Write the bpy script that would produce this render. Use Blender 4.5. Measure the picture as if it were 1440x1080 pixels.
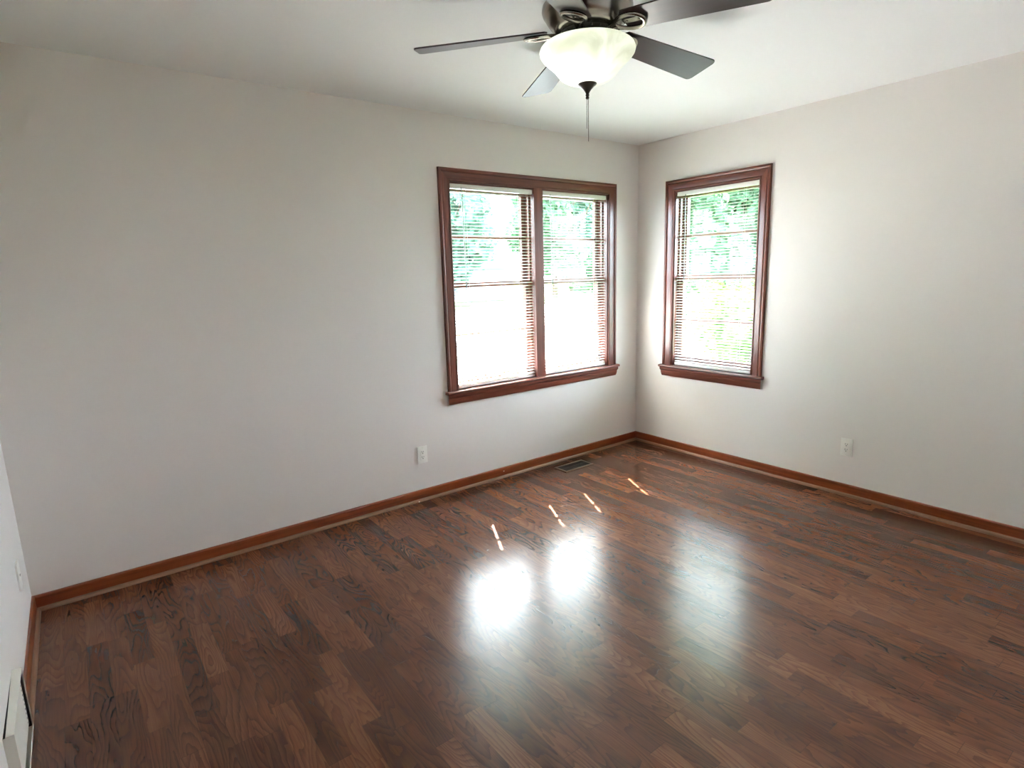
import bpy, bmesh, math, random
from mathutils import Vector, Matrix

for o in list(bpy.data.objects):
    bpy.data.objects.remove(o)
scene = bpy.context.scene
C = scene.collection
PI = math.pi
random.seed(7)

# ------------------------------------------------------------------ camera
cam_d = bpy.data.cameras.new('camera')
cam = bpy.data.objects.new('camera', cam_d)
C.objects.link(cam)
cam_d.sensor_fit = 'HORIZONTAL'
cam_d.sensor_width = 36.0
cam_d.lens = 36.0 * 815.4075 / 1440.0
cam_d.clip_start = 0.02
cam_d.clip_end = 400
_r = Vector((0.79450874, -0.60658865, -0.02839132))
_u = Vector((0.13540884, 0.13139403, 0.98203872))
_f = Vector((0.5919631, 0.78408279, -0.18653117))
m = Matrix(((_r.x, _u.x, -_f.x, -3.81608742),
            (_r.y, _u.y, -_f.y, -3.27928832),
            (_r.z, _u.z, -_f.z, 1.45804302),
            (0, 0, 0, 1)))
cam.matrix_world = m
scene.camera = cam

# ------------------------------------------------------------------ light
SUN_EL = math.radians(47.0)
_h = Vector((-0.164, -0.335)).normalized()
sun_dir = Vector((_h.x * math.cos(SUN_EL), _h.y * math.cos(SUN_EL), -math.sin(SUN_EL)))   # the way the light travels

SKY = 7.0
SUN = 48.0
world = bpy.data.worlds.new('world')
scene.world = world
world.use_nodes = True
wn = world.node_tree
wn.nodes.clear()
w_out = wn.nodes.new('ShaderNodeOutputWorld')
w_bg = wn.nodes.new('ShaderNodeBackground')
w_sky = wn.nodes.new('ShaderNodeTexSky')
w_sky.sky_type = 'PREETHAM'
w_sky.sun_direction = -sun_dir
w_sky.turbidity = 4.0
w_mix = wn.nodes.new('ShaderNodeMix')
w_mix.data_type = 'RGBA'
w_mix.inputs['Factor'].default_value = 1.0
w_mix.inputs[6].default_value = (1, 1, 1, 1)
w_mix.inputs[7].default_value = (0.79, 0.90, 1.04, 1)      # thin bright overcast
w_bg.inputs['Strength'].default_value = SKY
wn.links.new(w_mix.outputs[2], w_bg.inputs['Color'])
wn.links.new(w_bg.outputs['Background'], w_out.inputs['Surface'])

sun_d = bpy.data.lights.new('sun', 'SUN')
sun_d.energy = SUN
sun_d.angle = math.radians(0.53)
sun_d.color = (1.0, 0.97, 0.93)
sun = bpy.data.objects.new('sun', sun_d)
C.objects.link(sun)
sun.rotation_euler = sun_dir.to_track_quat('-Z', 'Y').to_euler()
sun.location = (6, 12, 14)

scene.view_settings.view_transform = 'Standard'
scene.view_settings.look = 'None'
scene.view_settings.gamma = 1.0
scene.view_settings.exposure = 2.75
scene.view_settings.use_curve_mapping = False
scene.cycles.max_bounces = 14
scene.cycles.diffuse_bounces = 10
scene.cycles.glossy_bounces = 5
scene.cycles.transmission_bounces = 8
scene.cycles.transparent_max_bounces = 24
scene.cycles.caustics_reflective = False
scene.cycles.caustics_refractive = False
scene.cycles.sample_clamp_indirect = 12.0
scene.cycles.use_denoising = True
scene.cycles.use_adaptive_sampling = False

# ------------------------------------------------------------------ node helpers
def lin(r, g, b):
    def f(c):
        c /= 255.0
        return c / 12.92 if c <= 0.04045 else ((c + 0.055) / 1.055) ** 2.4
    return (f(r), f(g), f(b), 1.0)

def new_mat(name):
    mt = bpy.data.materials.new(name)
    mt.use_nodes = True
    nt = mt.node_tree
    b = nt.nodes['Principled BSDF']
    return mt, nt, b

def math_n(nt, op, a, b=None, c=None, clamp=False):
    n = nt.nodes.new('ShaderNodeMath')
    n.operation = op
    n.use_clamp = clamp
    for i, v in enumerate((a, b, c)):
        if v is None:
            continue
        if isinstance(v, (int, float)):
            n.inputs[i].default_value = v
        else:
            nt.links.new(v, n.inputs[i])
    return n.outputs[0]

def comb(nt, x, y, z):
    n = nt.nodes.new('ShaderNodeCombineXYZ')
    for i, v in enumerate((x, y, z)):
        if isinstance(v, (int, float)):
            n.inputs[i].default_value = v
        else:
            nt.links.new(v, n.inputs[i])
    return n.outputs[0]

def noise(nt, vec, scale, detail=2.0, rough=0.5, dist=0.0):
    n = nt.nodes.new('ShaderNodeTexNoise')
    n.inputs['Scale'].default_value = scale
    n.inputs['Detail'].default_value = detail
    n.inputs['Roughness'].default_value = rough
    n.inputs['Distortion'].default_value = dist
    nt.links.new(vec, n.inputs['Vector'])
    return n.outputs['Fac']

def ramp(nt, fac, stops):
    n = nt.nodes.new('ShaderNodeValToRGB')
    els = n.color_ramp.elements
    while len(els) < len(stops):
        els.new(0.5)
    for e, (p, c) in zip(els, stops):
        e.position = p
        e.color = c
    nt.links.new(fac, n.inputs['Fac'])
    return n.outputs['Color']

def mix(nt, fac, a, b, mode='MIX'):
    n = nt.nodes.new('ShaderNodeMix')
    n.data_type = 'RGBA'
    n.blend_type = mode
    for i, v in ((0, fac), (6, a), (7, b)):
        if isinstance(v, (int, float)):
            n.inputs[i].default_value = v
        elif isinstance(v, tuple):
            n.inputs[i].default_value = v
        else:
            nt.links.new(v, n.inputs[i])
    return n.outputs[2]

def bump(nt, b, height, strength, dist):
    n = nt.nodes.new('ShaderNodeBump')
    n.inputs['Strength'].default_value = strength
    n.inputs['Distance'].default_value = dist
    nt.links.new(height, n.inputs['Height'])
    nt.links.new(n.outputs['Normal'], b.inputs['Normal'])

def obj_co(nt):
    return nt.nodes.new('ShaderNodeTexCoord').outputs['Object']

def sep(nt, v):
    n = nt.nodes.new('ShaderNodeSeparateXYZ')
    nt.links.new(v, n.inputs[0])
    return n.outputs

# ------------------------------------------------------------------ materials
def mat_simple(name, col, rough=0.5, metal=0.0, spec=0.5, var=0.04, vscale=6.0, bmp=0.0, bscale=200.0):
    mt, nt, b = new_mat(name)
    co = obj_co(nt)
    f = noise(nt, co, vscale, 3)
    dark = tuple(c * (1 - var) for c in col[:3]) + (1,)
    lite = tuple(min(1, c * (1 + var)) for c in col[:3]) + (1,)
    nt.links.new(ramp(nt, f, [(0.3, dark), (0.7, lite)]), b.inputs['Base Color'])
    b.inputs['Roughness'].default_value = rough
    b.inputs['Metallic'].default_value = metal
    b.inputs['Specular IOR Level'].default_value = spec
    if bmp:
        bump(nt, b, noise(nt, co, bscale, 2), bmp, 0.002)
    return mt

M = {}
M['wall'] = mat_simple('wall_paint', lin(227, 222, 218), 0.62, spec=0.3, var=0.012, vscale=1.5, bmp=0.12, bscale=260)
M['ceiling'] = mat_simple('ceiling_paint', lin(236, 236, 237), 0.75, spec=0.2, var=0.01, vscale=1.2, bmp=0.1, bscale=240)
M['white_plastic'] = mat_simple('white_plastic', lin(238, 237, 232), 0.35, var=0.01)
M['white_enamel'] = mat_simple('white_enamel', lin(232, 229, 220), 0.4, var=0.02)
M['slat'] = mat_simple('blind_slat_paint', lin(236, 236, 235), 0.4, var=0.01)
M['wand'] = mat_simple('clear_acrylic_wand', lin(150, 152, 152), 0.2, var=0.02)
M['cord'] = mat_simple('white_cord', lin(228, 228, 222), 0.7, var=0.02)
M['dark_slot'] = mat_simple('dark_slot', lin(28, 26, 25), 0.6, var=0.1)
M['nickel'] = mat_simple('brushed_nickel', lin(158, 151, 143), 0.26, metal=1.0, var=0.05, vscale=14)
M['dark_metal'] = mat_simple('dark_metal', lin(70, 66, 60), 0.4, metal=0.8, var=0.08)
M['bronze_metal'] = mat_simple('brown_register_metal', lin(118, 106, 92), 0.42, metal=0.55, var=0.06)
M['black_metal'] = mat_simple('black_register_metal', lin(42, 42, 42), 0.5, metal=0.2, var=0.1)
M['asphalt'] = mat_simple('street_concrete', lin(108, 112, 120), 0.9, var=0.05, vscale=0.6)
M['siding'] = mat_simple('house_siding', lin(120, 118, 150), 0.8, var=0.04)
M['roof'] = mat_simple('roof_shingles', lin(92, 90, 96), 0.9, var=0.1, vscale=3)
M['bark'] = mat_simple('tree_bark', lin(70, 54, 42), 0.9, var=0.2, vscale=9, bmp=0.5, bscale=30)
M['exterior'] = mat_simple('exterior_siding', lin(150, 140, 128), 0.8, var=0.03)
M['soffit'] = mat_simple('soffit_paint', lin(205, 200, 175), 0.7, var=0.02)

def mat_wood(name, axis, c_dark, c_mid, c_lite, rough=0.3, coat=0.25):
    mt, nt, b = new_mat(name)
    s = sep(nt, obj_co(nt))
    sc = [38.0, 38.0, 38.0]
    sc[axis] = 1.6
    v = comb(nt, math_n(nt, 'MULTIPLY', s[0], sc[0]), math_n(nt, 'MULTIPLY', s[1], sc[1]), math_n(nt, 'MULTIPLY', s[2], sc[2]))
    f = noise(nt, v, 1.0, 4, 0.6, 0.6)
    sf = [420.0, 420.0, 420.0]
    sf[axis] = 9.0
    v2 = comb(nt, math_n(nt, 'MULTIPLY', s[0], sf[0]), math_n(nt, 'MULTIPLY', s[1], sf[1]), math_n(nt, 'MULTIPLY', s[2], sf[2]))
    f2 = noise(nt, v2, 1.0, 2)
    fac = math_n(nt, 'ADD', math_n(nt, 'MULTIPLY', f, 0.75), math_n(nt, 'MULTIPLY', f2, 0.25))
    nt.links.new(ramp(nt, fac, [(0.3, c_dark), (0.5, c_mid), (0.72, c_lite)]), b.inputs['Base Color'])
    b.inputs['Roughness'].default_value = rough
    b.inputs['Coat Weight'].default_value = coat
    b.inputs['Coat Roughness'].default_value = 0.2
    bump(nt, b, f2, 0.06, 0.001)
    return mt

TW = (lin(78, 37, 28), lin(106, 54, 41), lin(132, 71, 53))
M['wood_x'] = mat_wood('stained_trim_wood_x', 0, *TW)
M['wood_y'] = mat_wood('stained_trim_wood_y', 1, *TW)
M['wood_z'] = mat_wood('stained_trim_wood_z', 2, *TW)
BW = (lin(92, 40, 17), lin(130, 62, 28), lin(152, 80, 42))
M['base_x'] = mat_wood('stained_baseboard_wood_x', 0, *BW)
M['base_y'] = mat_wood('stained_baseboard_wood_y', 1, *BW)
SW = (lin(104, 74, 56), lin(128, 94, 72), lin(150, 114, 90))  # same wood as the baseboard, coloured paler for the light it catches
M['shoe_x'] = mat_wood('lit_shoe_wood_x', 0, *SW, rough=0.38)
M['shoe_y'] = mat_wood('lit_shoe_wood_y', 1, *SW, rough=0.38)
M['blade'] = mat_wood('fan_blade_wood', 0, lin(36, 20, 19), lin(50, 27, 25), lin(62, 36, 32), rough=0.3, coat=0.0)

def mat_floor():
    mt, nt, b = new_mat('laminate_floor')
    s = sep(nt, obj_co(nt))
    W, L = 0.0715, 0.46
    X = math_n(nt, 'DIVIDE', math_n(nt, 'ADD', s[0], 10.02), W)
    strip = math_n(nt, 'FLOOR', X)
    fx = math_n(nt, 'FRACT', X)
    wn1 = nt.nodes.new('ShaderNodeTexWhiteNoise'); wn1.noise_dimensions = '1D'
    nt.links.new(strip, wn1.inputs['W'])
    sl = math_n(nt, 'ADD', math_n(nt, 'MULTIPLY', wn1.outputs['Value'], 0.5), 0.75)
    Y = math_n(nt, 'ADD', math_n(nt, 'MULTIPLY', math_n(nt, 'DIVIDE', s[1], L), sl), math_n(nt, 'MULTIPLY', wn1.outputs['Value'], 37.0))
    board = math_n(nt, 'FLOOR', Y)
    fy = math_n(nt, 'FRACT', Y)
    wn2 = nt.nodes.new('ShaderNodeTexWhiteNoise'); wn2.noise_dimensions = '2D'
    nt.links.new(comb(nt, strip, board, 0), wn2.inputs['Vector'])
    rc = nt.nodes.new('ShaderNodeSeparateColor')
    nt.links.new(wn2.outputs['Color'], rc.inputs[0])
    r1, r2, r3 = rc.outputs[0], rc.outputs[1], rc.outputs[2]
    px = math_n(nt, 'ADD', s[0], math_n(nt, 'MULTIPLY', r2, 31.0))
    py = math_n(nt, 'ADD', s[1], math_n(nt, 'MULTIPLY', r3, 47.0))
    # cathedral figure: contour lines of a stretched smooth field
    field = noise(nt, comb(nt, math_n(nt, 'MULTIPLY', px, 10.0), math_n(nt, 'MULTIPLY', py, 1.5), r1), 1.0, 1.5, 0.45, 0.25)
    wob = noise(nt, comb(nt, math_n(nt, 'MULTIPLY', px, 60.0), math_n(nt, 'MULTIPLY', py, 22.0), r1), 1.0, 2.0)
    ring = math_n(nt, 'FRACT', math_n(nt, 'ADD', math_n(nt, 'MULTIPLY', field, 21.0), math_n(nt, 'MULTIPLY', wob, 0.55)))
    ring = math_n(nt, 'POWER', ring, 2.6)
    fine = noise(nt, comb(nt, math_n(nt, 'MULTIPLY', px, 330.0), math_n(nt, 'MULTIPLY', py, 9.0), r2), 1.0, 3.0)
    broad = noise(nt, comb(nt, math_n(nt, 'MULTIPLY', px, 22.0), math_n(nt, 'MULTIPLY', py, 2.2), r3), 1.0, 2.0)
    tone = math_n(nt, 'ADD', 0.07, math_n(nt, 'MULTIPLY', r1, 0.38))
    tone = math_n(nt, 'ADD', tone, math_n(nt, 'MULTIPLY', broad, 0.32))
    tone = math_n(nt, 'ADD', tone, math_n(nt, 'MULTIPLY', fine, 0.46))
    tone = math_n(nt, 'SUBTRACT', tone, math_n(nt, 'MULTIPLY', ring, 0.34), clamp=True)
    col = ramp(nt, tone, [(0.0, lin(48, 25, 15)), (0.35, lin(75, 41, 26)), (0.65, lin(101, 60, 39)), (1.0, lin(134, 88, 59))])
    # seams
    sx = math_n(nt, 'LESS_THAN', fx, 0.016)
    sy = math_n(nt, 'LESS_THAN', fy, 0.004)
    seam = math_n(nt, 'MULTIPLY', math_n(nt, 'MAXIMUM', sx, sy), 0.45)
    col = mix(nt, seam, col, lin(40, 22, 16))
    nt.links.new(col, b.inputs['Base Color'])
    ro = math_n(nt, 'ADD', 0.205, math_n(nt, 'MULTIPLY', fine, 0.06))
    nt.links.new(ro, b.inputs['Roughness'])
    b.inputs['IOR'].default_value = 1.48
    h = math_n(nt, 'SUBTRACT', math_n(nt, 'MULTIPLY', fine, 0.35), math_n(nt, 'MULTIPLY', ring, 0.6))
    bump(nt, b, h, 0.1, 0.0012)
    return mt
M['floor'] = mat_floor()

def mat_glass():
    mt = bpy.data.materials.new('window_glass')
    mt.use_nodes = True
    nt = mt.node_tree
    nt.nodes.clear()
    out = nt.nodes.new('ShaderNodeOutputMaterial')
    t = nt.nodes.new('ShaderNodeBsdfTransparent')
    t.inputs[0].default_value = (0.93, 0.96, 0.94, 1)
    g = nt.nodes.new('ShaderNodeBsdfGlossy')
    g.inputs['Roughness'].default_value = 0.02
    lw = nt.nodes.new('ShaderNodeLayerWeight')
    fr = math_n(nt, 'ADD', 0.05, math_n(nt, 'MULTIPLY', math_n(nt, 'POWER', lw.outputs['Facing'], 5.0), 0.9))
    mx = nt.nodes.new('ShaderNodeMixShader')
    nt.links.new(fr, mx.inputs[0])
    nt.links.new(t.outputs[0], mx.inputs[1])
    nt.links.new(g.outputs[0], mx.inputs[2])
    nt.links.new(mx.outputs[0], out.inputs['Surface'])
    return mt
M['glass'] = mat_glass()

def mat_bowl():
    mt = bpy.data.materials.new('alabaster_glass')
    mt.use_nodes = True
    nt = mt.node_tree
    nt.nodes.clear()
    out = nt.nodes.new('ShaderNodeOutputMaterial')
    co = obj_co(nt)
    f = noise(nt, co, 9.0, 4, 0.55, 1.2)
    c = ramp(nt, f, [(0.3, lin(226, 226, 214)), (0.62, lin(250, 250, 244))])
    d = nt.nodes.new('ShaderNodeBsdfDiffuse')
    t = nt.nodes.new('ShaderNodeBsdfTranslucent')
    nt.links.new(c, d.inputs['Color'])
    nt.links.new(c, t.inputs['Color'])
    mx = nt.nodes.new('ShaderNodeMixShader')
    mx.inputs[0].default_value = 0.45
    nt.links.new(d.outputs[0], mx.inputs[1])
    nt.links.new(t.outputs[0], mx.inputs[2])
    g = nt.nodes.new('ShaderNodeBsdfGlossy')
    g.inputs['Roughness'].default_value = 0.25
    mx2 = nt.nodes.new('ShaderNodeMixShader')
    mx2.inputs[0].default_value = 0.05
    nt.links.new(mx.outputs[0], mx2.inputs[1])
    nt.links.new(g.outputs[0], mx2.inputs[2])
    nt.links.new(mx2.outputs[0], out.inputs['Surface'])
    return mt
M['bowl'] = mat_bowl()

def mat_leaf(name, c1, c2):
    mt = bpy.data.materials.new(name)
    mt.use_nodes = True
    nt = mt.node_tree
    nt.nodes.clear()
    out = nt.nodes.new('ShaderNodeOutputMaterial')
    co = obj_co(nt)
    f = noise(nt, co, 1.4, 3)
    c = ramp(nt, f, [(0.35, c1), (0.65, c2)])
    d = nt.nodes.new('ShaderNodeBsdfDiffuse')
    t = nt.nodes.new('ShaderNodeBsdfTranslucent')
    nt.links.new(c, d.inputs['Color'])
    nt.links.new(c, t.inputs['Color'])
    mx = nt.nodes.new('ShaderNodeMixShader')
    mx.inputs[0].default_value = 0.4
    nt.links.new(d.outputs[0], mx.inputs[1])
    nt.links.new(t.outputs[0], mx.inputs[2])
    nt.links.new(mx.outputs[0], out.inputs['Surface'])
    return mt
M['leaf'] = mat_leaf('tree_leaves', (0.075, 0.15, 0.085, 1), (0.105, 0.19, 0.115, 1))
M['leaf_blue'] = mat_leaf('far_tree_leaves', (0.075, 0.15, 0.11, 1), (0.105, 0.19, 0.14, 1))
M['leaf_lime'] = mat_leaf('shrub_leaves', (0.07, 0.17, 0.03, 1), (0.11, 0.22, 0.05, 1))
M['lawn'] = mat_simple('lawn_grass', (0.035, 0.07, 0.018, 1), 0.95, spec=0.1, var=0.2, vscale=0.8)

# ------------------------------------------------------------------ mesh helpers
def link(name, bm, mat, parent=None, loc=None, smooth=False, rot=None):
    me = bpy.data.meshes.new(name)
    bmesh.ops.recalc_face_normals(bm, faces=bm.faces)
    bm.to_mesh(me)
    bm.free()
    if isinstance(mat, (list, tuple)):
        for mm in mat:
            me.materials.append(mm)
    else:
        me.materials.append(mat)
    if smooth:
        for p in me.polygons:
            p.use_smooth = True
        if smooth == 'auto':
            me.set_sharp_from_angle(angle=math.radians(38))
    o = bpy.data.objects.new(name, me)
    C.objects.link(o)
    if parent is not None:
        o.parent = parent
    if loc is not None:
        o.location = loc
    if rot is not None:
        o.rotation_euler = rot
    return o

def thing(name, label, cat, loc=(0, 0, 0), rot=(0, 0, 0), group=None):
    o = bpy.data.objects.new(name, None)
    o.empty_display_size = 0.1
    C.objects.link(o)
    o.location = loc
    o.rotation_euler = rot
    o['label'] = label
    o['category'] = cat
    if group:
        o['group'] = group
    return o

def struct(o, label=None, cat=None):
    o['kind'] = 'structure'
    if label:
        o['label'] = label
    if cat:
        o['category'] = cat
    return o

def box(bm, x0, x1, y0, y1, z0, z1, bev=0.0):
    vs = [bm.verts.new((x, y, z)) for x in (x0, x1) for y in (y0, y1) for z in (z0, z1)]
    idx = ((0, 1, 3, 2), (4, 6, 7, 5), (0, 4, 5, 1), (2, 3, 7, 6), (0, 2, 6, 4), (1, 5, 7, 3))
    fs = [bm.faces.new([vs[i] for i in q]) for q in idx]
    if bev > 0:
        es = list({e for f in fs for e in f.edges})
        bmesh.ops.bevel(bm, geom=es, offset=bev, segments=2, affect='EDGES', profile=0.7)

def lathe(bm, prof, n=48, cx=0.0, cy=0.0, close=False):
    rings = []
    for r, z in prof:
        if r < 1e-5:
            rings.append([bm.verts.new((cx, cy, z))])
        else:
            rings.append([bm.verts.new((cx + r * math.cos(2 * PI * i / n), cy + r * math.sin(2 * PI * i / n), z)) for i in range(n)])
    prs = list(zip(rings[:-1], rings[1:]))
    if close:
        prs.append((rings[-1], rings[0]))
    for a, b in prs:
        for i in range(n):
            j = (i + 1) % n
            if len(a) == 1 and len(b) == 1:
                continue
            if len(a) == 1:
                bm.faces.new((a[0], b[i], b[j]))
            elif len(b) == 1:
                bm.faces.new((a[i], b[0], a[j]))
            else:
                bm.faces.new((a[i], b[i], b[j], a[j]))

def sweep(bm, path, rad, n=10, closed=False, sx=1.0, sz=1.0, up=Vector((0, 0, 1))):
    """tube of elliptical section along a path (rad may be a list)"""
    P = [Vector(p) for p in path]
    N = len(P)
    rings = []
    for i, p in enumerate(P):
        a = P[(i - 1) % N] if (closed or i > 0) else p
        b = P[(i + 1) % N] if (closed or i < N - 1) else p
        t = (b - a).normalized()
        u = up if abs(t.dot(up)) < 0.95 else Vector((1, 0, 0))
        s = t.cross(u).normalized()
        w = s.cross(t).normalized()
        r = rad[i] if isinstance(rad, (list, tuple)) else rad
        rings.append([bm.verts.new(p + s * (r * sx * math.cos(2 * PI * k / n)) + w * (r * sz * math.sin(2 * PI * k / n))) for k in range(n)])
    rng = range(N if closed else N - 1)
    for i in rng:
        a, b = rings[i], rings[(i + 1) % N]
        for k in range(n):
            l = (k + 1) % n
            bm.faces.new((a[k], a[l], b[l], b[k]))
    if not closed:
        bm.faces.new(rings[0])
        bm.faces.new(rings[-1][::-1])

def extrude_profile(bm, prof, p0, p1, uax, vax, cut0=0.0, cut1=0.0):
    """profile [(u,v)] swept from p0 to p1; ends slide along the path by cut*u (mitres)"""
    p0, p1, uax, vax = Vector(p0), Vector(p1), Vector(uax), Vector(vax)
    d = (p1 - p0).normalized()
    A = [bm.verts.new(p0 + uax * u + vax * v + d * (cut0 * u)) for u, v in prof]
    B = [bm.verts.new(p1 + uax * u + vax * v + d * (cut1 * u)) for u, v in prof]
    n = len(prof)
    for i in range(n):
        j = (i + 1) % n
        bm.faces.new((A[i], A[j], B[j], B[i]))
    bm.faces.new(A[::-1])
    bm.faces.new(B)

# ------------------------------------------------------------------ room
H = 2.44
LX = -4.1234
FY = -3.62
T = 0.16

# clear openings (inside the jambs)
BX0, BX1 = -1.800, -0.347
RY0, RY1 = -0.364, -1.062
WZ0, WZ1 = 0.700, 2.046

bm = bmesh.new()
box(bm, LX - T, T, FY - T, T, -0.12, 0.0)
struct(link('floor', bm, M['floor']), 'glossy brown oak laminate floor of narrow strips', 'floor')
bm = bmesh.new()
box(bm, LX - T, T, FY - T, T, H, H + 0.12)
struct(link('ceiling', bm, M['ceiling']), 'plain white painted ceiling', 'ceiling')

bm = bmesh.new()      # back wall with the opening for the double window
box(bm, LX - T, BX0, 0, T, -0.6, H)
box(bm, BX1, T, 0, T, -0.6, H)
box(bm, BX0, BX1, 0, T, -0.6, WZ0)
box(bm, BX0, BX1, 0, T, WZ1, H)
struct(link('wall_back', bm, M['wall']), 'pale grey back wall with the double window', 'wall')
bm = bmesh.new()
box(bm, 0, T, RY0, 0, -0.6, H)
box(bm, 0, T, FY, RY1, -0.6, H)
box(bm, 0, T, RY1, RY0, -0.6, WZ0)
box(bm, 0, T, RY1, RY0, WZ1, H)
struct(link('wall_right', bm, M['wall']), 'pale grey right wall with the single window', 'wall')
bm = bmesh.new()
box(bm, LX - T, LX, FY - T, 0, -0.6, H)
struct(link('wall_left', bm, M['wall']), 'pale grey left wall', 'wall')
bm = bmesh.new()
box(bm, LX, T, FY - T, FY, -0.6, H)
struct(link('wall_front', bm, M['wall']), 'pale grey front wall', 'wall')

# ---- baseboards: board with eased top, quarter-round shoe
BB = [(0, 0), (0.012, 0), (0.012, 0.066), (0.0105, 0.072), (0.007, 0.075), (0, 0.075)]
SH = [(0.012, 0.0)] + [(0.012 + 0.014 * math.cos(a), 0.018 * math.sin(a)) for a in [i * PI / 2 / 6 for i in range(7)]]
REG_Y0, REG_Y1 = -1.275, -0.905       # wall register interrupts the left baseboard
def baseboard(name, p0, p1, inward, mats, label, cuts=(0, 0)):
    bm = bmesh.new()
    extrude_profile(bm, BB, p0, p1, inward, (0, 0, 1), *cuts)
    b = struct(link(name, bm, M[mats[0]]), label, 'baseboard')
    bm = bmesh.new()
    extrude_profile(bm, SH, p0, p1, inward, (0, 0, 1), *cuts)
    link('shoe_moulding', bm, M[mats[1]], b, smooth='auto')
    return b
bb_back = baseboard('baseboard_back', (LX, 0, 0), (0, 0, 0), (0, -1, 0), ('base_x', 'shoe_x'), 'stained wood baseboard under the double window', (1, -1))
baseboard('baseboard_right', (0, 0, 0), (0, FY, 0), (-1, 0, 0), ('base_y', 'shoe_y'), 'stained wood baseboard along the right wall', (1, -1))

BSPECK = [(bb_back, (-1.447, -0.0125, 0.0476)), (bb_back, (-2.150, -0.0255, 0.005))]
for par, (sx0, sy0, sz0) in BSPECK:
    bm = bmesh.new()
    bmesh.ops.create_icosphere(bm, subdivisions=2, radius=0.004, matrix=Matrix.Diagonal((1.5, 0.25, 0.8, 1)))
    link('paint_chip', bm, M['white_enamel'], par, (sx0, sy0, sz0), smooth=True)
bl = baseboard('baseboard_left', (LX, REG_Y1, 0), (LX, 0, 0), (1, 0, 0), ('base_y', 'shoe_y'), 'stained wood baseboard along the left wall', (0, -1))
bm = bmesh.new()
extrude_profile(bm, BB, (LX, FY, 0), (LX, REG_Y0, 0), (1, 0, 0), (0, 0, 1), 1, 0)
link('board', bm, M['base_y'], bl)

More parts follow.
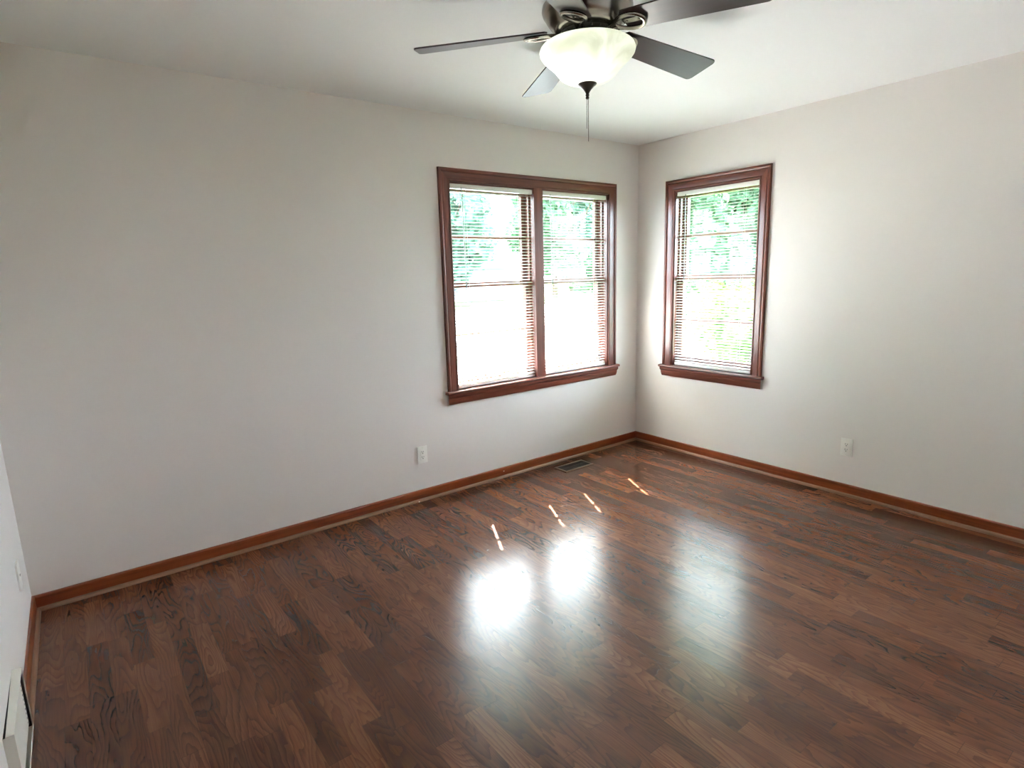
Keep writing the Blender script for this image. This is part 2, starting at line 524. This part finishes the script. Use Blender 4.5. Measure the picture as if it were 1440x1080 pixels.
# ------------------------------------------------------------------ windows
CAS = [(-0.004, 0.0), (-0.004, 0.009), (-0.001, 0.012), (0.006, 0.0125), (0.010, 0.010), (0.046, 0.0145), (0.052, 0.0145), (0.055, 0.0125),
       (0.058, 0.0165), (0.064, 0.0195), (0.072, 0.0195), (0.077, 0.017), (0.078, 0.0)]
APR = [(0, 0), (0.030, 0), (0.031, -0.014), (0.026, -0.026), (0.022, -0.030), (0.021, -0.046), (0.017, -0.062), (0.013, -0.072), (0, -0.072)]
def build_window(name, label, cat, width, rot, loc, mull):
    """local frame: x along the wall from the left jamb, y into the wall, z up; the inside wall face is y=0"""
    w = struct(thing(name, label, cat, loc, (0, 0, rot)))
    z0, z1 = WZ0, WZ1
    wx = M['wood_x']; wz = M['wood_z']
    D = T
    # jambs
    for side in (0, 1):
        bm = bmesh.new()
        x = 0 if side == 0 else width
        box(bm, x - (0 if side else -0.0), x + (0.012 if side == 0 else -0.012), 0.001, D - 0.005, z0, z1)
        link('jamb', bm, wz, w)
    bm = bmesh.new()
    box(bm, 0.012, width - 0.012, 0.001, D - 0.005, z1 - 0.012, z1)
    link('head_jamb', bm, wx, w)
    bm = bmesh.new()
    box(bm, 0.012, width - 0.012, 0.05, D + 0.03, z0, z0 + 0.022)
    link('sill', bm, wx, w)
    # casing (three mitred legs)
    bm = bmesh.new()
    extrude_profile(bm, CAS, (0, 0, z0), (0, 0, z1), (-1, 0, 0), (0, -1, 0), 0, 1)
    link('casing', bm, wz, w, smooth='auto')
    bm = bmesh.new()
    extrude_profile(bm, CAS, (width, 0, z0), (width, 0, z1), (1, 0, 0), (0, -1, 0), 0, 1)
    link('casing', bm, wz, w, smooth='auto')
    bm = bmesh.new()
    extrude_profile(bm, CAS, (0, 0, z1), (width, 0, z1), (0, 0, 1), (0, -1, 0), -1, 1)
    link('casing', bm, wx, w, smooth='auto')
    # stool with rounded nose, horns past the casing
    bm = bmesh.new()
    ns = [(0.05, 0)] + [(-0.036 - 0.009 * math.sin(a), -0.0095 + 0.0095 * math.cos(a)) for a in [i * PI / 8 for i in range(9)]] + [(0.05, -0.019)]
    extrude_profile(bm, ns, (-0.096, 0, z0), (width + 0.096, 0, z0), (0, 1, 0), (0, 0, 1))
    link('stool', bm, wx, w, smooth='auto')
    bm = bmesh.new()
    extrude_profile(bm, APR, (-0.072, 0, z0 - 0.019), (width + 0.072, 0, z0 - 0.019), (0, -1, 0), (0, 0, 1), -0.6, 0.6)
    link('apron', bm, wx, w, smooth='auto')
    bays = [(0.012, width - 0.012)]
    if mull:
        a, b = mull
        bm = bmesh.new()
        box(bm, a + 0.004, b - 0.004, 0.0, D - 0.005, z0, z1 - 0.012)
        box(bm, a - 0.003, b + 0.003, -0.011, 0.0, z0, z1 + 0.004, 0.003)
        link('mullion', bm, wz, w)
        bays = [(0.012, a + 0.004), (b - 0.004, width - 0.012)]
    ST = 0.036
    zm = 1.392
    for (a, b) in bays:
        for nm, za, zb, yy, bot, top in (('upper_sash', zm - 0.016, z1 - 0.012, 0.098, 0.030, 0.038), ('lower_sash', z0 + 0.022, zm + 0.016, 0.066, 0.050, 0.030)):
            bm = bmesh.new()
            box(bm, a, a + ST, yy, yy + 0.03, za, zb)
            box(bm, b - ST, b, yy, yy + 0.03, za, zb)
            box(bm, a + ST, b - ST, yy, yy + 0.03, za, za + bot)
            box(bm, a + ST, b - ST, yy, yy + 0.03, zb - top, zb)
            s = link(nm, bm, wz, w)
            zc = 1.706 if nm == 'upper_sash' else 1.058
            bm = bmesh.new()
            box(bm, a + ST, b - ST, yy + 0.004, yy + 0.026, zc - 0.008, zc + 0.008, 0.003)
            link('muntin', bm, wx, s)
            bm = bmesh.new()
            ym = yy + 0.015
            for p, q in ((za + bot, zc - 0.008), (zc + 0.008, zb - top)):
                v = [bm.verts.new(c) for c in ((a + ST, ym, p), (b - ST, ym, p), (b - ST, ym, q), (a + ST, ym, q))]
                bm.faces.new(v)
            link('glass_pane', bm, M['glass'], s)
        # jamb stops
        bm = bmesh.new()
        box(bm, a, a + 0.012, 0.046, 0.064, z0 + 0.022, z1 - 0.012)
        box(bm, b - 0.012, b, 0.046, 0.064, z0 + 0.022, z1 - 0.012)
        link('stop', bm, wz, w)
    return w, bays

win1, bays1 = build_window('window_1', 'stained wood double window on the back wall', 'window', BX1 - BX0, 0, (BX0, 0, 0),
                           (-1.107 - BX0, -1.029 - BX0))
win2, bays2 = build_window('window_2', 'stained wood single window on the right wall', 'window', RY0 - RY1, -PI / 2, (0, RY0, 0), None)
# small nail head at the left end of the double window's apron
bm = bmesh.new()
lathe(bm, [(0, 0.0025), (0.0028, 0.0018), (0.0035, 0.0), (0.003, -0.004), (0, -0.004)], 10)
link('nail_head', bm, M['nickel'], win1, (-0.040, -0.0185, WZ0 - 0.019 - 0.058), rot=(PI / 2, 0, 0))

# ------------------------------------------------------------------ blinds
SLAT_TILT = math.tan(math.radians(14))      # outer edge a little up
def build_blind(label, x0, x1, parent_w, y=0.026, wand_x=None, lift_dx=0.0):
    """hung inside the jamb; local frame of the window it hangs in"""
    mw = Matrix.Translation(parent_w.location) @ Matrix.Rotation(parent_w.rotation_euler.z, 4, 'Z')
    p = mw @ Vector(((x0 + x1) / 2, y, WZ1 - 0.012))
    b = thing('window_blind', label, 'window blind', p, (0, 0, parent_w.rotation_euler.z), 'white mini blinds')
    hw = (x1 - x0) / 2
    # headrail: a U channel with rounded lower lip
    bm = bmesh.new()
    box(bm, -hw + 0.002, hw - 0.002, -0.0175, 0.0125, -0.030, 0.0, 0.004)
    link('headrail', bm, M['white_plastic'], b, smooth='auto')
    zb = WZ0 - (WZ1 - 0.012)
    # bottom rail
    bm = bmesh.new()
    box(bm, -hw + 0.008, hw - 0.008, -0.0135, 0.0135, zb + 0.004, zb + 0.024, 0.005)
    link('bottom_rail', bm, M['white_plastic'], b, smooth='auto')
    # slats: cambered strips with a route hole at each ladder
    pitch = 0.0212
    ztop, zlow = -0.044, zb + 0.034
    n = int(round((ztop - zlow) / pitch))
    lad = (-hw + 0.118, hw - 0.118)
    hx, hy = 0.0044, 0.0076
    xs = [-hw + 0.006]
    for l in lad:
        xs += [l - hx, l + hx]
    xs.append(hw - 0.006)
    ys = [-0.0125, -hy, 0.0, hy, 0.0125]
    def zc(yy):
        return 0.0018 * (1 - (yy / 0.0125) ** 2)
    bm = bmesh.new()
    for i in range(n + 1):
        z = ztop - (ztop - zlow) * i / n
        dx = random.uniform(-0.002, 0.002)
        tl = SLAT_TILT + random.uniform(-0.03, 0.03)
        g = [[bm.verts.new((xx + dx * (1 if k in (0, len(xs) - 1) else 0), yy, z + zc(yy) + tl * yy)) for yy in ys] for k, xx in enumerate(xs)]
        for k in range(len(xs) - 1):
            hole = k in (1, 3)
            for q in range(4):
                if hole and q in (1, 2):
                    continue
                bm.faces.new((g[k][q], g[k + 1][q], g[k + 1][q + 1], g[k][q + 1]))
    link('slats', bm, M['slat'], b, smooth='auto')
    # ladder cords at both slat edges
    for l in lad:
        bm = bmesh.new()
        for yy in (-0.0142, 0.0142):
            sweep(bm, [(l + 0.006, yy, -0.028), (l + 0.006, yy, zb + 0.02)], 0.0006, 5)
        for i in range(n + 1):
            z = ztop - (ztop - zlow) * i / n
            sweep(bm, [(l + 0.006, -0.0142, z - 0.0006), (l + 0.006, 0.0142, z - 0.0006)], 0.0005, 4)
        link('ladder_cord', bm, M['cord'], b)
    # tilt wand
    wxl = wand_x - (x0 + x1) / 2
    bm = bmesh.new()
    sweep(bm, [(wxl - 0.003, -0.021, -0.024), (wxl - 0.001, -0.025, -0.04), (wxl + 0.006, -0.027, -0.655)], 0.0032, 8)
    sweep(bm, [(wxl + 0.0058, -0.027, -0.63), (wxl + 0.006, -0.027, -0.66)], 0.0046, 8)
    link('tilt_wand', bm, M['wand'], b, smooth='auto')
    return b

build_blind('white mini blind in the left half of the double window', bays1[0][0] + 0.001, bays1[0][1] - 0.001, win1, wand_x=-1.700 - BX0)
build_blind('white mini blind in the right half of the double window', bays1[1][0] + 0.001, bays1[1][1] - 0.001, win1, wand_x=-0.943 - BX0)
build_blind('white mini blind in the single window on the right wall', bays2[0][0] + 0.001, bays2[0][1] - 0.001, win2, wand_x=RY0 + 0.461)

# ------------------------------------------------------------------ ceiling fan with lamp
FX, FYC = -2.1357, -1.5818
fan = thing('ceiling_fan', 'brushed nickel ceiling fan with five dark wood blades and a lit glass bowl', 'ceiling fan', (FX, FYC, H))
ZB, PH, TAU, DR = 2.3461 - H, -0.0767, -0.2233, 0.072
RT, WT = 0.6475, 0.152
# hugger housing
bm = bmesh.new()
lathe(bm, [(0, 0), (0.150, 0), (0.156, -0.003), (0.158, -0.012), (0.166, -0.018), (0.168, -0.032), (0.165, -0.042), (0.158, -0.052), (0.156, -0.055),
           (0.150, -0.066), (0.138, -0.082), (0.128, -0.090), (0.126, -0.094), (0.118, -0.102), (0.104, -0.108), (0.0, -0.108)], 64)
link('motor_housing', bm, M['nickel'], fan, smooth='auto')
bm = bmesh.new()      # dark flywheel the irons screw to, with vent slots
lathe(bm, [(0, -0.106), (0.098, -0.106), (0.100, -0.109), (0.100, -0.121), (0.094, -0.125), (0.0, -0.125)], 48)
for i in range(20):
    a = 2 * PI * i / 20
    c, s = math.cos(a), math.sin(a)
    sweep(bm, [(0.100 * c, 0.100 * s, -0.112), (0.100 * c, 0.100 * s, -0.119)], 0.004, 6)
link('flywheel', bm, M['dark_metal'], fan, smooth='auto')
bm = bmesh.new()      # switch housing / fitter
lathe(bm, [(0, -0.122), (0.062, -0.122), (0.070, -0.128), (0.074, -0.140), (0.078, -0.141), (0.122, -0.143), (0.128, -0.146), (0.128, -0.1485), (0.110, -0.1485), (0.110, -0.155), (0.0, -0.155)], 48)
link('light_fitter', bm, M['nickel'], fan, smooth='auto')
# glass bowl (shell with thickness)
zo = -0.0
outer = [(0.118, -0.150), (0.145, -0.150), (0.165, -0.154), (0.175, -0.161), (0.179, -0.171), (0.176, -0.183), (0.168, -0.194), (0.155, -0.206), (0.142, -0.2165), (0.131, -0.226),
         (0.1225, -0.235), (0.1165, -0.243), (0.109, -0.252), (0.097, -0.263), (0.080, -0.273), (0.058, -0.280), (0.032, -0.284), (0.012, -0.285)]
inner = [(max(r - 0.004, 0.010), z + 0.004) for r, z in outer[::-1]]
inner[-1] = (0.118, -0.147)
inner[-2] = (0.143, -0.1465)
bm = bmesh.new()
lathe(bm, outer + inner, 72, close=True)
bowl = link('glass_bowl', bm, M['bowl'], fan, smooth='auto')
bm = bmesh.new()
lathe(bm, [(0.0, -0.160), (0.004, -0.160), (0.004, -0.275), (0.014, -0.284), (0.034, -0.282), (0.036, -0.2845), (0.0345, -0.287), (0.026, -0.293), (0.016, -0.303), (0.010, -0.311), (0.0072, -0.316), (0.006, -0.319),
           (0.0072, -0.322), (0.0072, -0.3255), (0.005, -0.328), (0.0068, -0.331), (0.0068, -0.335), (0.0045, -0.338), (0.0, -0.339)], 28)
link('finial', bm, M['dark_metal'], bowl, smooth='auto')
for dx, dy, zt, ze in ((-0.0022, 0.0018, -0.337, -0.443), (0.0030, -0.0020, -0.337, -0.489)):
    bm = bmesh.new()
    k = int((zt - ze) / 0.0036)
    sweep(bm, [(dx, dy, zt), (dx, dy, ze)], 0.0009, 6)
    for i in range(k):
        z = zt - i * 0.0036
        bmesh.ops.create_icosphere(bm, subdivisions=1, radius=0.0012, matrix=Matrix.Translation((dx, dy, z)))
    link('pull_chain', bm, M['dark_metal'], fan, smooth=True)
# blades: local x radial, y tangential, pitched about x, drooped about y
def blade_outline():
    pts = []
    r0, r1, w0, w1, cr = 0.150, RT, 0.056, WT / 2, 0.020
    pts.append((r0 + 0.012, -w0)); 
    def arc(cx, cy, a0, a1, r, n=5):
        for i in range(n + 1):
            a = a0 + (a1 - a0) * i / n
            pts.append((cx + r * math.cos(a), cy + r * math.sin(a)))
    arc(r1 - cr, -w1 + cr, -PI / 2, 0, cr)
    arc(r1 - cr, w1 - cr, 0, PI / 2, cr)
    pts.append((r0 + 0.012, w0))
    pts.append((r0, w0 - 0.016)); pts.append((r0, -w0 + 0.016))
    return pts
def loop_path():
    pts = []
    for i in range(28):
        t = 2 * PI * i / 28
        cx = 0.176 + 0.056 * math.cos(t)
        cy = 0.040 * math.sin(t) * (1.0 + 0.22 * math.cos(t))
        pts.append((cx, cy, -0.010 - 0.004 * (1 - math.cos(t)) * 0.0))
    return pts
for k in range(5):
    a = PH + k * 2 * PI / 5
    bm = bmesh.new()
    ol = blade_outline()
    th = 0.0055
    up = [bm.verts.new((x, y, th / 2)) for x, y in ol]
    dn = [bm.verts.new((x, y, -th / 2)) for x, y in ol]
    bm.faces.new(up)
    bm.faces.new(dn[::-1])
    nn = len(ol)
    for i in range(nn):
        j = (i + 1) % nn
        bm.faces.new((up[i], dn[i], dn[j], up[j]))
    es = [e for e in bm.edges if abs(e.verts[0].co.z - e.verts[1].co.z) < 1e-6]
    bmesh.ops.bevel(bm, geom=es, offset=0.0012, segments=2, affect='EDGES')
    bl_o = link('blade', bm, M['blade'], fan, (0, 0, ZB), smooth='auto')
    bl_o.rotation_euler = (Matrix.Rotation(a, 3, 'Z') @ Matrix.Rotation(math.atan(DR), 3, 'Y') @ Matrix.Rotation(TAU, 3, 'X')).to_euler()
    bm = bmesh.new()
    sweep(bm, loop_path(), 0.0088, 10, closed=True, sx=1.0, sz=0.75)
    # arm: two straps that leave the hub and merge into the loop
    for s in (-1, 1):
        sweep(bm, [(0.074, 0.010 * s, -0.022), (0.092, 0.010 * s, -0.021), (0.106, 0.010 * s, -0.017), (0.122, 0.013 * s, -0.011), (0.138, 0.025 * s, -0.010)],
              [0.0085, 0.0085, 0.008, 0.008, 0.007], 10)
    box(bm, 0.150, 0.228, -0.012, 0.012, -0.0062, -0.0032, 0.001)
    for sx_, sy_ in ((0.166, 0), (0.214, 0.0)):
        bmesh.ops.create_icosphere(bm, subdivisions=2, radius=0.0045, matrix=Matrix.Translation((sx_, sy_, -0.0065)) @ Matrix.Diagonal((1, 1, 0.6, 1)))
    link('blade_iron', bm, M['nickel'], bl_o, smooth='auto')
# the lamp's bulbs glow inside the bowl (the right-hand socket is dead)
_side = Vector((0.79450874, -0.60658865, 0)).normalized()
_tow = Vector((-0.71, -0.70, 0))
for (ps, pt_, e) in ((-0.07, 0.035, 0.48), (-0.03, -0.05, 0.2)):
    ld = bpy.data.lights.new('fan_bulb', 'POINT')
    ld.energy = e
    ld.shadow_soft_size = 0.028
    ld.color = (0.9, 0.96, 1.0)
    lo = bpy.data.objects.new('fan_bulb', ld)
    C.objects.link(lo)
    q = _side * ps + _tow * (-pt_)
    lo.parent = fan
    lo.location = (q.x, q.y, -0.212)

# ------------------------------------------------------------------ outlets and plates
def outlet(label, loc, rot, group='white wall outlets'):
    t = thing('wall_outlet', label, 'outlet', loc, (0, 0, rot))
    # local: x along wall, -y into the room
    bm = bmesh.new()
    box(bm, -0.035, 0.035, -0.0065, 0.0, -0.057, 0.057, 0.0032)
    link('cover_plate', bm, M['white_plastic'], t, smooth='auto')
    bm = bmesh.new()
    box(bm, -0.0168, 0.0168, -0.0085, -0.004, -0.0335, 0.0335, 0.0012)
    rec = link('receptacle', bm, M['white_plastic'], t, smooth='auto')
    for zc in (0.0175, -0.0175):
        for nm, x0, x1, z0, z1 in (('slot', -0.0075, -0.0048, 0.000, 0.0088), ('slot', 0.0048, 0.0075, 0.001, 0.0078)):
            bm = bmesh.new()
            box(bm, x0, x1, -0.0088, -0.0080, zc + z0, zc + z1)
            link(nm, bm, M['dark_slot'], rec)
        bm = bmesh.new()
        lathe(bm, [(0, 0.0004), (0.0030, 0.0004), (0.0030, -0.0004), (0, -0.0004)], 14)
        link('ground_hole', bm, M['dark_slot'], rec, (0, -0.0084, zc - 0.0065), rot=(PI / 2, 0, 0))
    for zc in (0.0485, -0.0485):
        bm = bmesh.new()
        lathe(bm, [(0, 0.001), (0.0022, 0.0008), (0.003, 0), (0.003, -0.002), (0, -0.002)], 14)
        link('screw', bm, M['white_enamel'], t, (0, -0.0063, zc), rot=(PI / 2, 0, 0))
    return t
outlet('white outlet plate on the back wall left of the double window', (-2.0946, 0, 0.3103), 0)
outlet('white outlet plate on the right wall beyond the single window', (0, -1.7335, 0.3166), -PI / 2)

t = thing('phone_jack_plate', 'white wall plate with a small jack slot on the left wall', 'wall plate', (LX, -0.312, 0.310), (0, 0, PI / 2))
bm = bmesh.new()
box(bm, -0.035, 0.035, -0.0075, 0.0, -0.057, 0.057, 0.0032)
link('cover_plate', bm, M['white_plastic'], t, smooth='auto')
bm = bmesh.new()
box(bm, -0.008, 0.008, -0.0084, -0.0070, -0.003, 0.003)
link('jack_slot', bm, M['dark_slot'], t)

# ------------------------------------------------------------------ floor register
vx0, vx1, vy0, vy1 = -1.040, -0.757, -0.238, -0.104
t = thing('floor_register', 'brown metal floor register with black louvers by the back baseboard', 'floor vent', ((vx0 + vx1) / 2, (vy0 + vy1) / 2, 0))
hx, hy = (vx1 - vx0) / 2, (vy1 - vy0) / 2
bm = bmesh.new()
fr = 0.016
for (a, b, c, d) in ((-hx, hx, -hy, -hy + fr), (-hx, hx, hy - fr, hy), (-hx, -hx + fr, -hy + fr, hy - fr), (hx - fr, hx, -hy + fr, hy - fr)):
    box(bm, a, b, c, d, 0.0, 0.005)
link('frame', bm, M['bronze_metal'], t)
bm = bmesh.new()
box(bm, -hx + fr, hx - fr, -hy + fr, hy - fr, 0.0002, 0.0010)
nl = 22
for i in range(nl):
    x = -hx + fr + (2 * hx - 2 * fr) * (i + 0.5) / nl
    box(bm, x - 0.0022, x + 0.0022, -hy + fr, hy - fr, 0.0010, 0.0038)
box(bm, -hx + fr, hx - fr, -0.002, 0.002, 0.0010, 0.0042)
link('louvers', bm, M['black_metal'], t)

# ------------------------------------------------------------------ wall register at floor level, left wall
t = thing('wall_register', 'white metal heat register at floor level on the left wall', 'heat register', (LX, (REG_Y0 + REG_Y1) / 2, 0))
hl = (REG_Y1 - REG_Y0) / 2
DP, RH = 0.026, 0.222
bm = bmesh.new()
# sheet-metal shell standing a little off the wall: top, ends, far and bottom flanges
def wedge(x0a, x0b, x1, ya, yb, z0, z1):
    vs = [bm.verts.new(c) for c in ((x0a, ya, z0), (x1, ya, z0), (x1, yb, z0), (x0b, yb, z0), (x0a, ya, z1), (x1, ya, z1), (x1, yb, z1), (x0b, yb, z1))]
    for q in ((0, 1, 2, 3), (4, 5, 6, 7), (0, 1, 5, 4), (1, 2, 6, 5), (2, 3, 7, 6), (3, 0, 4, 7)):
        bm.faces.new([vs[i] for i in q])
wedge(0.0065, 0.0005, DP, -hl, hl, RH - 0.004, RH)
box(bm, 0.0, DP, -hl, -hl + 0.003, 0.0, RH - 0.004)
box(bm, 0.0, DP, hl - 0.004, hl, 0.0, RH - 0.004)
box(bm, 0.0, DP, -hl + 0.003, hl - 0.004, 0.0, 0.005)
box(bm, DP - 0.002, DP, -hl + 0.003, hl - 0.004, 0.005, 0.013)
link('frame', bm, M['white_enamel'], t)
bm = bmesh.new()
box(bm, 0.0002, 0.0015, -hl + 0.003, hl - 0.004, 0.005, RH - 0.004)
box(bm, 0.0015, DP - 0.003, hl - 0.0055, hl - 0.0042, 0.005, RH - 0.004)
link('recess_shade', bm, M['dark_slot'], t)  # dark sheet and strip stand in for shade inside the register gaps
bm = bmesh.new()
box(bm, DP - 0.010, DP - 0.0055, -hl + 0.003, hl - 0.040, 0.040, RH - 0.004, 0.0015)
fp = link('face_panel', bm, M['white_enamel'], t, smooth='auto')
bm = bmesh.new()
for i in range(9):
    z = 0.05 + i * 0.017
    box(bm, DP - 0.0056, DP - 0.0050, hl - 0.060, hl - 0.052, z, z + 0.004)
link('damper_holes', bm, M['dark_slot'], fp)

# ------------------------------------------------------------------ outside the windows
GZ = -0.6
bm = bmesh.new()
box(bm, -60, 90, -60, 110, GZ - 0.2, GZ)
struct(link('ground', bm, M['lawn']), 'green lawn outside', 'lawn')
bm = bmesh.new()
box(bm, -60, 90, 4.5, 26.0, GZ, GZ + 0.03)
struct(link('street', bm, M['asphalt']), 'pale street beyond the lawn', 'street')
# roof eave over the window walls
bm = bmesh.new()
EO = 0.98
box(bm, LX - EO, EO, T, EO, 2.26, 2.40)
box(bm, T, EO, FY - EO, T, 2.26, 2.40)
struct(link('eave', bm, M['soffit']), 'roof eave outside over the windows', 'eave')

def leaf_cloud(bm, blobs, n, size):
    for _ in range(n):
        cx, cy, cz, r = random.choice(blobs)
        while True:
            d = Vector((random.uniform(-1, 1), random.uniform(-1, 1), random.uniform(-1, 1)))
            if 0.1 < d.length < 1:
                break
        d = d.normalized() * (r * random.uniform(0.55, 1.0))
        c = Vector((cx, cy, cz)) + d
        nrm = (d.normalized() + Vector((random.uniform(-1, 1), random.uniform(-1, 1), random.uniform(-1, 1))) * 0.8).normalized()
        a = nrm.orthogonal().normalized()
        a = Matrix.Rotation(random.uniform(0, 2 * PI), 3, nrm) @ a
        b = nrm.cross(a)
        s = size * random.uniform(0.7, 1.3)
        v = [bm.verts.new(c + a * s), bm.verts.new(c + b * s * 0.55 + nrm * s * 0.15), bm.verts.new(c - a * s), bm.verts.new(c - b * s * 0.55 + nrm * s * 0.15)]
        bm.faces.new(v)

def tree(name, label, cat, x, y, h, r, mat, n=2600, leaf=0.22, low=0.3):
    t = thing(name, label, cat, (x, y, GZ))
    bm = bmesh.new()
    sweep(bm, [(0, 0, 0), (0.05, 0.02, h * 0.25), (-0.03, 0.05, h * 0.5), (0.02, 0.0, h * 0.8)], [0.16 + 0.008 * h, 0.12 + 0.006 * h, 0.08 + 0.005 * h, 0.003 * h], 10)
    for i in range(5):
        a = i * 2 * PI / 5
        sweep(bm, [(0, 0, h * 0.35), (r * 0.35 * math.cos(a), r * 0.35 * math.sin(a), h * 0.55), (r * 0.6 * math.cos(a), r * 0.6 * math.sin(a), h * 0.7)], [0.007 * h, 0.005 * h, 0.002 * h], 7)
    link('trunk', bm, M['bark'], t, smooth='auto')
    blobs = []
    for i in range(16):
        a = random.uniform(0, 2 * PI)
        q = r * math.sqrt(random.uniform(0, 1)) * 0.7
        blobs.append((q * math.cos(a), q * math.sin(a), h * random.uniform(low, 0.92), r * random.uniform(0.34, 0.52)))
    bm = bmesh.new()
    leaf_cloud(bm, blobs, n, leaf)
    link('crown', bm, mat, t)
    return t

tree('tree', 'leafy tree across the street at left edge of double window', 'tree', 17.0, 31.0, 12, 3.6, M['leaf_blue'], 6500, 0.34, 0.16)
tree('tree', 'tall leafy tree behind the garage across the street', 'tree', 22.5, 48.0, 16, 6.0, M['leaf_blue'], 9000, 0.45, 0.16)
tree('tree', 'tall leafy tree across the street seen in right half of double window', 'tree', 30.5, 35.5, 13, 4.6, M['leaf'], 9000, 0.36, 0.14)
tree('tree', 'tree across the street seen at right edge of double window', 'tree', 39.5, 43.0, 14, 4.6, M['leaf_blue'], 8000, 0.4, 0.16)
tree('tree', 'green leafy tree outside the single window nearest to it', 'tree', 17.0, 12.4, 15.0, 3.8, M['leaf'], 13000, 0.27, 0.05)
tree('tree', 'taller green tree behind the nearest tree of the single window', 'tree', 26.5, 15.5, 22.0, 5.2, M['leaf'], 11000, 0.36, 0.05)
tree('tree', 'unseen leafy tree added behind the house, beyond the left end of the back wall, to shade the right wall', 'tree', -6.5, 9.5, 11.0, 4.6, M['leaf'], 4500, 0.32, 0.05)  # never in view; added to cut the daylight reaching the right wall
def shrub(label, x, y, h, r):
    t = thing('shrub', label, 'shrub', (x, y, GZ))
    bm = bmesh.new()
    for i in range(6):
        a = i * PI / 3
        sweep(bm, [(0.05 * math.cos(a), 0.05 * math.sin(a), 0), (0.5 * r * math.cos(a), 0.5 * r * math.sin(a), h * 0.8)], [0.02, 0.006], 6)
    link('stems', bm, M['bark'], t)
    blobs = [(random.uniform(-.5, .5) * r, random.uniform(-.5, .5) * r, h * random.uniform(0.3, 0.85), r * random.uniform(.4, .6)) for _ in range(9)]
    bm = bmesh.new()
    leaf_cloud(bm, blobs, 1500, 0.09)
    link('foliage', bm, M['leaf_lime'], t)
shrub('lime green shrub low behind the right half of the single window', 6.2, 2.7, 1.75, 0.95)
shrub('rounder green shrub low behind the left half of the single window', 9.5, 5.7, 1.7, 1.2)

# garage across the street
t = thing('garage', 'small lavender grey garage across the street behind double window', 'garage', (23.0, 37.0, GZ), (0, 0, 0))
bm = bmesh.new()
box(bm, -2.0, 2.0, -1.8, 1.8, 0, 2.6)
link('wall', bm, M['siding'], t)
bm = bmesh.new()
pr = [(-2.3, 2.55), (2.3, 2.55), (0, 3.6)]
A = [bm.verts.new((x, -2.1, z)) for x, z in pr]; B = [bm.verts.new((x, 2.1, z)) for x, z in pr]
bm.faces.new(A); bm.faces.new(B[::-1])
for i in range(3):
    j = (i + 1) % 3
    bm.faces.new((A[i], A[j], B[j], B[i]))
link('roof', bm, M['roof'], t)
bm = bmesh.new()
for i in range(4):
    box(bm, -1.5, 1.5, -1.86, -1.8, 0.05 + i * 0.52, 0.55 + i * 0.52, 0.01)
link('garage_door', bm, M['white_enamel'], t)
